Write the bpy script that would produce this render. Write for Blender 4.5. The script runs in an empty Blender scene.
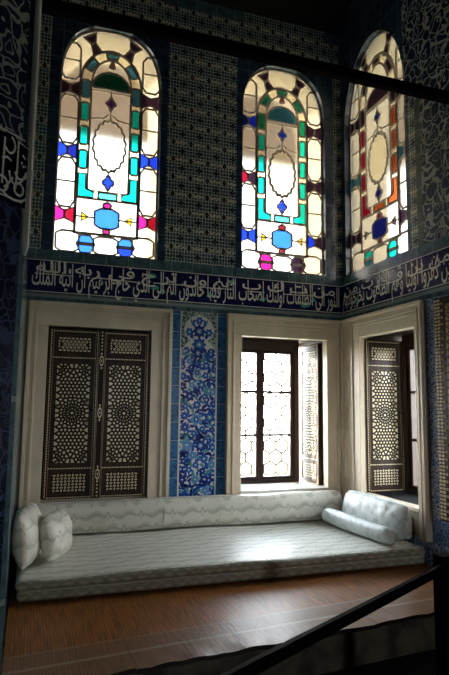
import bpy, bmesh, math, random
from mathutils import Vector, Matrix
from mathutils.geometry import delaunay_2d_cdt
random.seed(7)
S = 1.3                      # metres per survey unit
ZF = 1.42                    # the lower floor lies at z = 0 metres
PI = math.pi
scene = bpy.context.scene
COL = scene.collection
def W(x, y, z): return Vector((x*S, y*S, (z+ZF)*S))

# ------------------------------------------------------------------ materials
def lin(h):
    h = h.lstrip('#'); out = []
    for i in (0, 2, 4):
        c = int(h[i:i+2], 16)/255
        out.append(c/12.92 if c <= .04045 else ((c+.055)/1.055)**2.4)
    return (*out, 1)
class X:                     # a scalar socket with arithmetic
    def __init__(s, nt, k): s.nt, s.k = nt, k
    def op(s, o, b=None, c=None):
        n = s.nt.nodes.new('ShaderNodeMath'); n.operation = o
        for i, v in enumerate((s, b, c)):
            if v is None: continue
            if isinstance(v, X): s.nt.links.new(v.k, n.inputs[i])
            else: n.inputs[i].default_value = v
        return X(s.nt, n.outputs[0])
    def __add__(s, o): return s.op('ADD', o)
    __radd__ = __add__
    def __sub__(s, o): return s.op('SUBTRACT', o)
    def __mul__(s, o): return s.op('MULTIPLY', o)
    __rmul__ = __mul__
    def __truediv__(s, o): return s.op('DIVIDE', o)
    def sin(s): return s.op('SINE')
    def cos(s): return s.op('COSINE')
    def abs(s): return s.op('ABSOLUTE')
    def fr(s): return s.op('FRACT')
    def fl(s): return s.op('FLOOR')
    def lt(s, v): return s.op('LESS_THAN', v)
    def gt(s, v): return s.op('GREATER_THAN', v)
    def mn(s, v): return s.op('MINIMUM', v)
    def mx(s, v): return s.op('MAXIMUM', v)
    def sm(s, a, b):         # smooth step from a to b
        n = s.nt.nodes.new('ShaderNodeMapRange'); n.interpolation_type = 'SMOOTHSTEP'
        s.nt.links.new(s.k, n.inputs['Value'])
        n.inputs['From Min'].default_value = a; n.inputs['From Max'].default_value = b
        return X(s.nt, n.outputs[0])
def hyp(a, b): return (a*a+b*b).op('SQRT')
class Mat:
    def __init__(s, name, rough=.5, spec=.5):
        s.m = bpy.data.materials.new(name); s.m.use_nodes = True
        s.nt = s.m.node_tree; s.b = s.nt.nodes['Principled BSDF']
        s.b.inputs['Roughness'].default_value = rough
        s.b.inputs['Specular IOR Level'].default_value = spec
        n = s.nt.nodes.new('ShaderNodeUVMap'); s.uvk = n.outputs[0]
        sp = s.nt.nodes.new('ShaderNodeSeparateXYZ'); s.nt.links.new(s.uvk, sp.inputs[0])
        s.u, s.v = X(s.nt, sp.outputs[0]), X(s.nt, sp.outputs[1])
    def vec(s, u, v):
        n = s.nt.nodes.new('ShaderNodeCombineXYZ')
        for i, q in enumerate((u, v)):
            if isinstance(q, X): s.nt.links.new(q.k, n.inputs[i])
            else: n.inputs[i].default_value = q
        return n.outputs[0]
    def noise(s, sc, det=3, u=None, v=None):
        n = s.nt.nodes.new('ShaderNodeTexNoise'); n.inputs['Scale'].default_value = sc; n.inputs['Detail'].default_value = det
        s.nt.links.new(s.uvk if u is None else s.vec(u, v), n.inputs['Vector'])
        return X(s.nt, n.outputs[0])
    def voro(s, sc, feat='F1', rnd=1, u=None, v=None):
        n = s.nt.nodes.new('ShaderNodeTexVoronoi'); n.feature = feat; n.inputs['Scale'].default_value = sc; n.inputs['Randomness'].default_value = rnd
        s.nt.links.new(s.uvk if u is None else s.vec(u, v), n.inputs['Vector'])
        return X(s.nt, n.outputs['Distance'])
    def mix(s, a, b, f):     # a, b: hex string, colour tuple or socket
        n = s.nt.nodes.new('ShaderNodeMix'); n.data_type = 'RGBA'
        for i, q in ((6, a), (7, b)):
            if isinstance(q, str): n.inputs[i].default_value = lin(q)
            elif isinstance(q, tuple): n.inputs[i].default_value = q
            else: s.nt.links.new(q, n.inputs[i])
        if isinstance(f, X): s.nt.links.new(f.k, n.inputs[0])
        else: n.inputs[0].default_value = f
        return n.outputs[2]
    def out(s, col):
        if isinstance(col, str): s.b.inputs['Base Color'].default_value = lin(col)
        else: s.nt.links.new(col, s.b.inputs['Base Color'])
        return s.m
    def bump(s, h, strength=.3, dist=.01):
        n = s.nt.nodes.new('ShaderNodeBump'); n.inputs['Strength'].default_value = strength; n.inputs['Distance'].default_value = dist
        s.nt.links.new(h.k, n.inputs['Height']); s.nt.links.new(n.outputs[0], s.b.inputs['Normal'])

def m_plain(name, col, rough=.5, var=.12, sc=8, spec=.5, dark='#000000'):
    M = Mat(name, rough, spec)
    return M.out(M.mix(col, dark, M.noise(sc, 4).sm(.35, .8)*var))
def m_field():               # small all-over arabesque tile
    M = Mat('arabesque tile', .25)
    p = .172
    a, b = M.u/p, M.v/p
    x1, y1 = a.fr()-.5, b.fr()-.5
    x2, y2 = (a+.5).fr()-.5, (b+.5).fr()-.5
    d = hyp(x1, y1).mn(hyp(x2, y2))
    T = 2*PI
    g = (a*(3*T)).cos()*(b*(2*T)).cos()+((a+b)*(3*T)).cos()*.7+((a-b)*(3*T)).cos()*.7+(M.noise(26, 2)-.5)*1.6
    line = (g-.1).abs().lt(.42)
    line2 = ((a*(4*T)).sin()*(b*(4*T)).sin()+(M.noise(40, 2)-.5)).gt(.42)
    c = M.mix('#30465c', '#d8d3ba', line*.9)
    c = M.mix(c, '#5b868b', line2*.7)
    c = M.mix(c, '#0c1330', (d+(M.noise(50, 2)-.5)*.08).lt(.115))
    c = M.mix(c, '#8a9694', d.lt(.03))
    gr = (M.u/.34).fr().lt(.015).mx((M.v/.34).fr().lt(.015))
    c = M.mix(c, '#4a4e48', gr*.6)
    return M.out(c)
def m_cloud(name, sc, ink, base, w=.07):    # large scrolling tile
    M = Mat(name, .25)
    n1, n2 = M.noise(7, 2), M.noise(7, 2, M.u+7.3, M.v-2.1)
    uu, vv = M.u+(n1-.5)*.16, M.v+(n2-.5)*.16
    e = M.voro(sc, 'DISTANCE_TO_EDGE', .75, uu, vv)
    f = M.voro(sc, 'F1', .75, uu, vv)
    c = M.mix(base, ink, e.lt(w))
    c = M.mix(c, ink, (f-.27).abs().lt(.03))
    c = M.mix(c, base if isinstance(base, tuple) else '#1d3346', f.lt(.1))
    return M.out(c)
def m_border(name, a, b, j, pu=.26, pv=.26, sc=14, off=0):  # plain glazed border tiles with joints
    M = Mat(name, .2)
    c = M.mix(a, b, M.noise(sc, 5).sm(.4, .7))
    gr = ((M.u+off)/pu).fr().lt(.03).mx((M.v/pv).fr().lt(.03))
    return M.out(M.mix(c, j, gr))
def m_speck(name, a, b, sc=38, thr=.5, j='#9aa2ad'):
    M = Mat(name, .25)
    e = M.voro(sc, 'DISTANCE_TO_EDGE', 1).lt(.09).mx(M.noise(sc*.9, 2).gt(thr+.08))
    c = M.mix(a, b, e)
    return M.out(M.mix(c, j, (M.v/.27).fr().lt(.02)))
def m_marble(name, col, vein, var=.5):
    M = Mat(name, .35)
    n = M.noise(3.2, 6)
    w = M.noise(2.2, 5, M.u*1.0+n*.6, M.v*.35+n*.5)
    c = M.mix(col, vein, ((w-.5).abs().sm(.09, .0))*var)
    c = M.mix(c, '#8b7f6c', M.noise(5, 4).sm(.5, .85)*.18)
    return M.out(c)
def m_brocade():
    M = Mat('silk brocade', .42, .5)
    p, q = .27, .108
    row = (M.v/q).fl()
    odd = ((row*.5).fr())*2
    uu = M.u/p+odd*.5+.13
    fu = uu.fr()-.5
    vl = M.v-(row+.5)*q
    wave = vl-(fu*(2*PI*1.55)).sin()*.016
    band = (wave.abs()+fu.abs().op('POWER', 3)*.22).lt(.0175)*fu.abs().lt(.38)
    band = band.mx((wave-.026).abs().lt(.003)*fu.abs().lt(.30))
    fx = (uu+.5).fr()*p-.5*p
    dots = hyp(fx, vl-.02).lt(.014).mx(hyp(fx.abs()-.019, vl+.004).lt(.014)).mx(hyp(fx*1.6, vl+.03).lt(.011))
    c = M.mix('#e6e1d3', '#a0a594', band.mx(dots)*.62)
    c = M.mix(c, '#c3c4b8', (M.u/.012).fr().lt(.35)*.35)
    c = M.mix(c, '#b5b2a2', M.noise(3, 4).sm(.45, .8)*.25)
    M.bump(M.noise(9, 3)+(M.noise(60, 2)*.12), .35, .02)
    try: M.b.inputs['Sheen Weight'].default_value = .2
    except Exception: pass
    return M.out(c)
def m_braid():               # patterned side panel of the mattress, darkened partly for its own shade
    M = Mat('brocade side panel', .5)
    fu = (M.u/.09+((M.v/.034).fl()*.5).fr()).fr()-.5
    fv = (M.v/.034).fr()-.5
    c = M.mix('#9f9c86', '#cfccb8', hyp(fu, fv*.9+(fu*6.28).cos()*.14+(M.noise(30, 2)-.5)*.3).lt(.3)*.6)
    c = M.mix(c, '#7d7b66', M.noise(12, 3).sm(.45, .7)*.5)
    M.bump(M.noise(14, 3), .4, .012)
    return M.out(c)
def m_satin():               # paler silk of the loose cushions
    M = Mat('silk cushion', .38)
    n = M.noise(14, 3)
    c = M.mix('#dfe3e0', '#a7b3ae', n.sm(.5, .62)*.55)
    M.bump(M.noise(16, 3), .4, .015)
    return M.out(c)
def m_mat():
    M = Mat('reed matting', .42, .45)
    f = (M.u/.016+M.noise(3, 2)*.6).fr()
    g = M.noise(1, 3, M.u*70, M.v*5)
    c = M.mix('#b8702f', '#6e3f17', g.sm(.35, .7)*.8)
    c = M.mix(c, '#4a2a12', f.lt(.22)*.6)
    # plaited front border of paler reed
    e = M.v-M.u*.103
    fb = e.lt(-1.68)
    c = M.mix(c, '#86705a', fb*.5)
    c = M.mix(c, '#b0987c', ((e+1.845).abs().lt(.012)).mx((e+1.68).abs().lt(.004)))
    c = M.mix(c, '#4a2f1a', M.noise(1.6, 5).sm(.45, .9)*.35)
    M.bump(f.lt(.25)*.6+g, .35, .006)
    return M.out(c)
def m_stone():
    M = Mat('step stone', .6)
    return M.out(M.mix('#5f5645', '#231f18', M.noise(7, 6).sm(.35, .7)))
def m_wood(name, a, b, sc=1):
    M = Mat(name, .4)
    g = M.noise(3*sc, 4, M.u*14, M.v*1.2)
    return M.out(M.mix(a, b, g.sm(.35, .7)))
def m_glass(name, col, clear=.55):
    m = bpy.data.materials.new(name); m.use_nodes = True; nt = m.node_tree; nt.nodes.clear()
    o = nt.nodes.new('ShaderNodeOutputMaterial'); mx = nt.nodes.new('ShaderNodeMixShader')
    a = nt.nodes.new('ShaderNodeBsdfTranslucent'); b = nt.nodes.new('ShaderNodeBsdfTransparent')
    tx = nt.nodes.new('ShaderNodeTexNoise'); tx.inputs['Scale'].default_value = 9; tx.inputs['Detail'].default_value = 3
    uv = nt.nodes.new('ShaderNodeUVMap'); nt.links.new(uv.outputs[0], tx.inputs['Vector'])
    mm = nt.nodes.new('ShaderNodeMix'); mm.data_type = 'RGBA'
    c = lin(col); kf = .19 if name.split()[1] in ('clear', 'cream') else .21; c = tuple(q*kf for q in c[:3])+(1,); mm.inputs[6].default_value = c; mm.inputs[7].default_value = (c[0]*.72, c[1]*.72, c[2]*.72, 1)
    nt.links.new(tx.outputs[0], mm.inputs[0])
    nt.links.new(mm.outputs[2], a.inputs[0]); nt.links.new(mm.outputs[2], b.inputs[0])
    rf = nt.nodes.new('ShaderNodeBsdfRefraction'); rf.inputs['IOR'].default_value = 1.12; rf.inputs['Roughness'].default_value = .36
    nt.links.new(mm.outputs[2], rf.inputs[0])
    m2 = nt.nodes.new('ShaderNodeMixShader'); m2.inputs[0].default_value = .8
    nt.links.new(b.outputs[0], m2.inputs[1]); nt.links.new(rf.outputs[0], m2.inputs[2])
    mx.inputs[0].default_value = clear
    nt.links.new(a.outputs[0], mx.inputs[1]); nt.links.new(m2.outputs[0], mx.inputs[2]); nt.links.new(mx.outputs[0], o.inputs[0])
    return m

FIELD = m_field()
CLOUD = m_cloud('scrolling tile', 11, '#a8aea8', '#202e48', .055)
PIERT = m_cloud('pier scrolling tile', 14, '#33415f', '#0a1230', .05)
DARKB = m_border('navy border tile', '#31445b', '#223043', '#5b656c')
TEALB = m_border('teal border tile', '#546f78', '#38525a', '#8b9894', .2, .9)
GREYB = m_border('grey green border tile', '#55665f', '#33463f', '#8b948a', .3, .3)
NAVY = m_border('inscription ground', '#1c1f52', '#121538', '#232a58', .34, 9)
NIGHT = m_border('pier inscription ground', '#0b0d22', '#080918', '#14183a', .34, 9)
BLUEB = m_border('cobalt border tile', '#356a9a', '#1e4674', '#8fa6bb', .9, .165, 26)
SPECK = m_speck('blue and white tile', '#3f6fb8', '#c3cfe0')
SPECK2 = m_speck('dense blue tile', '#2f5aa4', '#8fa9d0', 46, .54)
LIME = m_plain('limewash', '#e6d8ba', .8)
PLASTER = m_plain('plaster', '#b9ad98', .8)
MARBLE = m_marble('pale marble', '#decfb6', '#b8aa92', .3)
MARBLE_W = m_marble('white marble', '#dcdad2', '#aaa79e', .35); MARBLE_W.node_tree.nodes['Principled BSDF'].inputs['Roughness'].default_value = .65
BROCADE = m_brocade(); SATIN = m_satin(); BRAID = m_braid(); REED = m_mat(); STONE = m_stone()
WALNUT = m_wood('walnut', '#3b2516', '#1c1008'); WALNUT.node_tree.nodes['Principled BSDF'].inputs['Specular IOR Level'].default_value = .2
DARKW = m_wood('dark casement wood', '#3a1d14', '#1d0d08')
EBONY = m_plain('ebony ground', '#20130a', .5, .2, spec=.2)
IVORY = m_plain('mother of pearl', '#d6c6a2', .25, .25, 20, dark='#8a7350')
TORT = m_plain('tortoiseshell', '#a58c62', .3, .3, 20)
BLACKM = m_plain('black metal', '#060606', .7, spec=.1)
BLACKW = m_plain('black painted wood', '#0b0908', .95, .0, spec=.08)
INK = m_plain('white glaze lettering', '#f0ede3', .25, .1)
TURQ = m_plain('turquoise glaze', '#4fb5a5', .25, .1)
LEAD = m_plain('plaster tracery', '#ead9c6', .7, .2)
GRILLE = m_plain('iron grille', '#7a6038', .5, .2)
PAVING = m_plain('outdoor paving', '#a8a48e', .9, .15, .6)
EAVEW = m_plain('eave boards', '#6e4a26', .8, .25, 3)
CEIL = m_plain('dark ceiling', '#0d0b0a', .9, .0)  # near-black all over, without variation
FLOORD = m_plain('dark floor boards', '#14100d', .6, .2)
ROOMW = m_plain('room wall', '#2a3540', .8, .2)
WHITEG = m_plain('white tile ground', '#d7d9d4', .25, .1)
COBALT = m_plain('cobalt glaze', '#1f55b0', .25, .25, 30)
DEEPB = m_plain('deep blue glaze', '#14307c', .25, .2, 30)
SKYB = m_plain('light blue glaze', '#5f93c9', .25, .2, 30)
AQUA = m_plain('aqua glaze', '#4d97a8', .25, .2, 30)
MEDG = m_cloud('medallion ground tile', 22, '#a6b5a4', '#34545e', .1)
GL = {k: m_glass('glass '+k, c, t) for k, c, t in (
    ('clear', '#f3ecdf', .86), ('cream', '#efe3c4', .86), ('teal', '#0fae9c', .86), ('green', '#0d6b4c', .86), ('blue', '#1832d8', .86),
    ('sky', '#2c66d6', .86), ('red', '#7e0f22', .86), ('magenta', '#c21a6c', .86), ('amber', '#e7b80e', .86), ('dark', '#231420', .86),
    ('purple', '#40134f', .86), ('orange', '#a04a22', .86), ('navy', '#141a66', .86), ('ltteal', '#4bc9cf', .86), ('dgreen', '#0a2c20', .86), ('slate', '#2c5d70', .86))}
PANE = bpy.data.materials.new('window pane'); PANE.use_nodes = True
_nt = PANE.node_tree; _nt.nodes.clear()
_o = _nt.nodes.new('ShaderNodeOutputMaterial'); _m = _nt.nodes.new('ShaderNodeMixShader'); _m.inputs[0].default_value = .06
_t = _nt.nodes.new('ShaderNodeBsdfTransparent'); _g = _nt.nodes.new('ShaderNodeBsdfGlossy'); _g.inputs['Roughness'].default_value = .05
_nt.links.new(_t.outputs[0], _m.inputs[1]); _nt.links.new(_g.outputs[0], _m.inputs[2]); _nt.links.new(_m.outputs[0], _o.inputs[0])

# ------------------------------------------------------------------ mesh builder
class MB:
    def __init__(s): s.v, s.f, s.mi, s.mats, s.uv, s.smooth = [], [], [], [], {}, []
    def slot(s, m):
        if m not in s.mats: s.mats.append(m)
        return s.mats.index(m)
    def poly(s, pts, m, uv=None, smooth=False):
        k = len(s.v); s.v += [tuple(p) for p in pts]
        if uv: s.uv[len(s.f)] = uv
        s.f.append(tuple(range(k, k+len(pts)))); s.mi.append(s.slot(m)); s.smooth.append(smooth)
    def faces(s, verts, faces, m, smooth=False):
        k = len(s.v); s.v += [tuple(p) for p in verts]; i = s.slot(m)
        for f in faces: s.f.append(tuple(k+a for a in f)); s.mi.append(i); s.smooth.append(smooth)
    def box(s, x0, x1, y0, y1, z0, z1, m, bev=0):
        if bev <= 0:
            v = [(x, y, z) for z in (z0, z1) for y in (y0, y1) for x in (x0, x1)]
            s.faces(v, [(0, 2, 3, 1), (4, 5, 7, 6), (0, 1, 5, 4), (2, 6, 7, 3), (0, 4, 6, 2), (1, 3, 7, 5)], m)
        else:
            b = bmesh.new(); bmesh.ops.create_cube(b, size=1)
            for v in b.verts: v.co = Vector((x0+(v.co.x+.5)*(x1-x0), y0+(v.co.y+.5)*(y1-y0), z0+(v.co.z+.5)*(z1-z0)))
            bmesh.ops.bevel(b, geom=b.edges[:], offset=bev, segments=2, affect='EDGES', profile=.5)
            b.verts.index_update()
            s.faces([v.co[:] for v in b.verts], [[v.index for v in f.verts] for f in b.faces], m); b.free()
    def slab(s, poly, fr, d0, d1, m):          # polygon (a, b) pushed from depth d0 to d1; fr maps (a, b, d) to a point
        n = len(poly)
        A = [fr(a, b, d0) for a, b in poly]; B = [fr(a, b, d1) for a, b in poly]
        s.faces(A+B, [tuple(range(n)), tuple(range(2*n-1, n-1, -1))]+[(i, i+n, (i+1) % n+n, (i+1) % n) for i in range(n)], m)
    def flat(s, poly, fr, d, m): s.poly([fr(a, b, d) for a, b in poly], m)
    def ribbon(s, path, w, fr, d, m, closed=False, thick=0):   # flat band along a 2D path; thick gives it a square section
        n = len(path); L, R = [], []
        for i, (a, b) in enumerate(path):
            p = path[i-1] if (i or closed) else path[i]
            q = path[(i+1) % n] if (i < n-1 or closed) else path[i]
            dx, dy = q[0]-p[0], q[1]-p[1]; l = math.hypot(dx, dy) or 1
            ww = w[i] if isinstance(w, (list, tuple)) else w
            nx, ny = -dy/l*ww/2, dx/l*ww/2
            L.append((a+nx, b+ny)); R.append((a-nx, b-ny))
        for i in range(n if closed else n-1):
            j = (i+1) % n
            q = [L[i], R[i], R[j], L[j]]
            if thick: s.slab(q, fr, d, d+thick, m)
            else: s.flat(q, fr, d, m)
    def tube(s, pts, r, m, n=8, closed=False):
        pts = [Vector(p) for p in pts]; k = len(pts); V, F = [], []
        for i, p in enumerate(pts):
            t = (pts[min(i+1, k-1)]-pts[max(i-1, 0)]).normalized()
            a = Vector((0, 0, 1)) if abs(t.z) < .9 else Vector((1, 0, 0))
            u = t.cross(a).normalized(); w = t.cross(u)
            rr = r[i] if isinstance(r, (list, tuple)) else r
            V += [p+(u*math.cos(2*PI*j/n)+w*math.sin(2*PI*j/n))*rr for j in range(n)]
        for i in range(k-1):
            for j in range(n): F.append((i*n+j, i*n+(j+1) % n, (i+1)*n+(j+1) % n, (i+1)*n+j))
        F += [tuple(range(n-1, -1, -1)), tuple(range((k-1)*n, k*n))]
        s.faces(V, F, m, True)
    def side_panel(s, m):     # faces turned to the viewer's side take the shade-darkened side cloth
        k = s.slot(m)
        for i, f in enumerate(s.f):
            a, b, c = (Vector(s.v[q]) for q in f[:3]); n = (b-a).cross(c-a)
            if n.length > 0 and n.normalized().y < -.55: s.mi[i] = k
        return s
    def build(s, name, parent=None, origin=None):
        me = bpy.data.meshes.new(name)
        o0 = origin if origin is not None else (parent['_o'] if parent is not None else (0, 0, -ZF))
        me.from_pydata([((x-o0[0])*S, (y-o0[1])*S, (z-o0[2])*S) for x, y, z in s.v], [], s.f)
        for m in s.mats: me.materials.append(m)
        me.polygons.foreach_set('material_index', s.mi); me.polygons.foreach_set('use_smooth', s.smooth)
        uvl = me.uv_layers.new(name='UVMap').data
        for p in me.polygons:
            u = s.uv.get(p.index); n = p.normal
            for j, li in enumerate(p.loop_indices):
                x, y, z = s.v[me.loops[li].vertex_index]
                if u: uvl[li].uv = u[j]
                elif abs(n.z) > .7: uvl[li].uv = (x, y)
                else:
                    t = Vector((-n.y, n.x)); l = t.length or 1
                    if abs(n.y) >= abs(n.x)*1.3: t = Vector((1, 0))
                    elif abs(n.x) >= abs(n.y)*1.3: t = Vector((0, -1))
                    else: t = t/l
                    uvl[li].uv = (x*t.x+y*t.y, z)
        me.validate(); me.update()
        o = bpy.data.objects.new(name, me); COL.objects.link(o)
        if parent is not None:
            o.parent = parent
            if origin is not None:
                q = parent['_o']; o.location = ((origin[0]-q[0])*S, (origin[1]-q[1])*S, (origin[2]-q[2])*S)
        elif origin is not None: o.location = W(*origin)
        o['_o'] = list(o0)
        return o
def tag(o, label, cat, group=None, kind=None):
    o['label'] = label
    if cat: o['category'] = cat
    if group: o['group'] = group
    if kind: o['kind'] = kind
    return o
def thing(name, loc, label, cat, group=None, kind=None):
    o = bpy.data.objects.new(name, None); o.empty_display_size = .1; COL.objects.link(o); o.location = W(*loc); o['_o'] = list(loc)
    return tag(o, label, cat, group, kind)
def struct(o): o['kind'] = 'structure'; return o
def copy_tree(o, parent=None):
    c = o.copy(); COL.objects.link(c)
    if parent is not None: c.parent = parent
    for ch in list(o.children): copy_tree(ch, c)
    return c
FB = lambda a, b, d: (a, -d, b)               # on the back wall: a = x, b = z, d = distance in front of it
FR = lambda a, b, d: (-d, -a, b)              # on the right wall: a = distance from the corner towards the viewer

# ------------------------------------------------------------------ room shell
ZP = -1.2                                     # top of the matting on the raised platform
W1, W2, W3 = (-2.866, -1.936), (-1.101, -.176), (.10, 1.095)
WZ0, WZ1 = 1.325, 3.545
LB, LT = -.795, .655                          # lower openings
D1, D2, D3 = (-2.863, -1.976), (-1.101, -.192), (.365, 1.185)
ZTOP = 4.02
XL = -3.055
def grid(mb, fr, xs, zs, pick, d=0):
    for i in range(len(xs)-1):
        for j in range(len(zs)-1):
            m = pick((xs[i]+xs[i+1])/2, (zs[j]+zs[j+1])/2)
            if m: mb.flat([(xs[i], zs[j]), (xs[i+1], zs[j]), (xs[i+1], zs[j+1]), (xs[i], zs[j+1])], fr, d, m)
def arch(c, hw, z0, z1, spring, n=24, e=2.5):     # a basket arch outline, counter-clockwise
    P = [(c-hw, z0), (c+hw, z0)]
    for i in range(n+1):
        t = PI*i/n; q = 2/e
        ca, sa = math.cos(t), math.sin(t)
        P.append((c+hw*math.copysign(abs(ca)**q, ca), spring+(z1-spring)*abs(sa)**q))
    return P
OP1 = arch((W1[0]+W1[1])/2, (W1[1]-W1[0])/2, WZ0, 3.515, 2.93)
OP2 = arch((W2[0]+W2[1])/2, (W2[1]-W2[0])/2, WZ0, 3.505, 2.93)
OP3 = arch((W3[0]+W3[1])/2, (W3[1]-W3[0])/2, WZ0, 3.62, 2.85, e=1.95)
def spandrel(mb, fr, win, op, m, ztop, depth):
    pts = op[2:]
    n = len(pts); h = n//2
    for i in range(n-1):
        a, b = pts[i], pts[i+1]
        mb.flat([a, b, (b[0], ztop), (a[0], ztop)][::-1], fr, 0, m)
    full = op
    for i in range(len(full)):                # the reveal of the arched opening
        a, b = full[i], full[(i+1) % len(full)]
        mb.poly([fr(*a, 0), fr(*b, 0), fr(*b, -depth), fr(*a, -depth)], DARKB)
        mb.poly([fr(*a, -depth), fr(*b, -depth), fr(*b, -.7), fr(*a, -.7)], LIME)
def inside(v, w): return w[0] < v < w[1]
# back wall
def pick_back(x, z):
    if z > 1.319:
        for w in (W1, W2):
            if inside(x, w): return None if z < WZ1+.055 else (DARKB if z < WZ1+.12 else FIELD)
        if z > 3.9: return TEALB
        near = min(abs(x-e) for w in (W1, W2) for e in w)
        return DARKB if near < .066 and z < WZ1+.12 else FIELD
    if z > 1.23: return TEALB
    if z > .939: return NAVY
    if z > .86: return TEALB
    for w in (D1, D2):
        if inside(x, w) and LB-.0 < z < LT: return None
    return PLASTER
mb = MB()
XS = [XL, -2.96, W1[0], D1[0], D1[1], W1[1], -1.87, -1.165, W2[0], D2[1], W2[1], -.075, 0]
XS = sorted(set(XS))
grid(mb, FB, XS, [-1.42, LB, LT, .86, .939, 1.23, 1.319, WZ1+.055, WZ1+.12, 3.9, ZTOP], pick_back)
for w, op in ((W1, OP1), (W2, OP2)):
    spandrel(mb, FB, w, op, DARKB, WZ1+.055, .12)
    grid(mb, FB, [w[0], w[1]], [1.319, WZ0], lambda a, b: TEALB)
# the outer face, with the same openings
def pick_out(ops):
    return lambda x, z: None if any(a[0] < x < a[1] and b[0] < z < b[1] for a, b in ops) else PLASTER
grid(mb, FB, sorted([-6, W1[0], W1[1], -1.17, W2[0], W2[1], -.15, .75]), [-3, LB, LT, WZ0, WZ1+.055, 5.2], pick_out([(W1, (WZ0, WZ1+.055)), (W2, (WZ0, WZ1+.055)), ((-1.17, -.15), (LB, LT))]), -.7)
struct(mb.build('wall_back'))
# right wall
def pick_right(s, z):
    if z > 1.319:
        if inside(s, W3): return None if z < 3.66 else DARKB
        if z > 3.66 and s < .86: return DARKB  # dark tile above this window stands in for vault shade
        if z > 2.6 and s > 1.09: return CLOUD
        if s < .03: return FIELD
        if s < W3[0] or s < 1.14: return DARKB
        if s < 1.235: return FIELD
        if s < 1.3: return GREYB
        return CLOUD
    if z > 1.23: return TEALB
    if z > .939: return NAVY
    if z > .86: return TEALB
    if inside(s, D3) and LB < z < LT: return None
    if s > 1.298:
        if z < -.86: return SPECK2 if z > -1.03 else SPECK
        return SPECK
    if z < -1.03: return SPECK
    return PLASTER
mb = MB()
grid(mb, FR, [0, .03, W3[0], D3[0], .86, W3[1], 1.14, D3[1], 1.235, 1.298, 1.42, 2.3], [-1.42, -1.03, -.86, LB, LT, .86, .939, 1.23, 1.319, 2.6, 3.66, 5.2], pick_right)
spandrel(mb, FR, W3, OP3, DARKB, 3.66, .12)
grid(mb, FR, [W3[0], W3[1]], [1.319, WZ0], lambda a, b: TEALB)
grid(mb, FR, sorted([-.75, W3[0], W3[1], .33, 1.25, 3.2]), [-3, LB, LT, WZ0, 3.66, 5.2], pick_out([(W3, (WZ0, 3.66)), ((.33, 1.25), (LB, LT))]), -.7)
struct(mb.build('wall_right'))
# reveals of the lower window recesses
mb = MB()
def recess(fr, a0, a1, z0, z1, d0, d1, m_side, m_top, m_sill):
    mb.poly([fr(a0, z0, -d0), fr(a0, z0, -d1), fr(a0, z1, -d1), fr(a0, z1, -d0)], m_side)
    mb.poly([fr(a1, z0, -d0), fr(a1, z0, -d1), fr(a1, z1, -d1), fr(a1, z1, -d0)], m_side)
    mb.poly([fr(a0, z1, -d0), fr(a1, z1, -d0), fr(a1, z1, -d1), fr(a0, z1, -d1)], m_top)
    mb.poly([fr(a0, z0, -d0), fr(a1, z0, -d0), fr(a1, z0, -d1), fr(a0, z0, -d1)], m_sill)
recess(FB, -1.17, -.15, LB, LT+.03, .06, .7, DARKW, DARKW, MARBLE)
recess(FR, .33, 1.25, LB, LT+.03, .06, .7, DARKW, DARKW, BLACKW)
struct(mb.build('trim_1'))
# left wall of the alcove, its 45 degree pier and the room behind the viewer
XL = -3.055; YP = -2.2
mb = MB()
grid(mb, lambda a, b, d: (XL, a, b), [YP, 0], [-1.42, .86, .939, 1.23, 1.319, 5.2], lambda a, z: FIELD if z > 1.319 else NAVY if .939 < z < 1.23 else TEALB)
struct(mb.build('wall_left'))
PX, PY = XL+.012, YP
k = math.sqrt(.5)
FP = lambda a, b, d: (PX-a*k+d*k, PY-a*k-d*k, b)      # on the pier: a runs from its edge towards the viewer
mb = MB()
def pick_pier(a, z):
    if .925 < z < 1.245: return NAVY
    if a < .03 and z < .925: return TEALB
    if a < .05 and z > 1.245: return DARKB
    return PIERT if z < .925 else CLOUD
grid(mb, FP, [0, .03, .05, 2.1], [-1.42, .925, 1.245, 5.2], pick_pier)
grid(mb, lambda a, b, d: (XL+a*(PX-XL), YP, b), [0, 1], [-1.42, .7, 5.2], lambda a, z: MARBLE_W if z > .7 else TEALB)
struct(mb.build('wall_pier'))
mb = MB()
xa, ya = FP(2.1, 0, 0)[:2]; xb = 1.5; yb = -3.7; yr = -9.0
REAR_FILL = [(-.9, -.5)]  # unseen rear opening, added to let in front fill light
mb.poly([(xa, ya, -ZF), (xa, yr, -ZF), (xa, yr, 5.2), (xa, ya, 5.2)], ROOMW)
mb.poly([(0, -2.3, -ZF), (xb, yb, -ZF), (xb, yb, 5.2), (0, -2.3, 5.2)], ROOMW)
mb.poly([(xb, yb, -ZF), (xb, yr, -ZF), (xb, yr, 5.2), (xb, yb, 5.2)], ROOMW)
grid(mb, lambda a, b, d: (a, yr, b), sorted([xa, xb]+[e for w in REAR_FILL for e in w]), [-ZF, -.5, .7, 5.2], pick_out([(w, (-.5, .7)) for w in REAR_FILL]))
for f in mb.f: pass
mb.mi = [mb.slot(ROOMW)]*len(mb.f)
struct(mb.build('wall_rear'))
# ceiling: a dark cove over the alcove, then flat
mb = MB()
cv = [(0, ZTOP), (-.12, ZTOP+.03), (-.35, 4.3), (-.7, 4.62), (-1.2, 4.9), (-2.2, 5.1), (-9.0, 5.1)]
for (y0, z0), (y1, z1) in zip(cv, cv[1:]): mb.poly([(-5, y0, z0), (2, y0, z0), (2, y1, z1), (-5, y1, z1)], CEIL)
mb.poly([(-6, .7, 5.2), (1.5, .7, 5.2), (1.5, -9.2, 5.2), (-6, -9.2, 5.2)], CEIL)
struct(mb.build('ceiling'))
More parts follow.
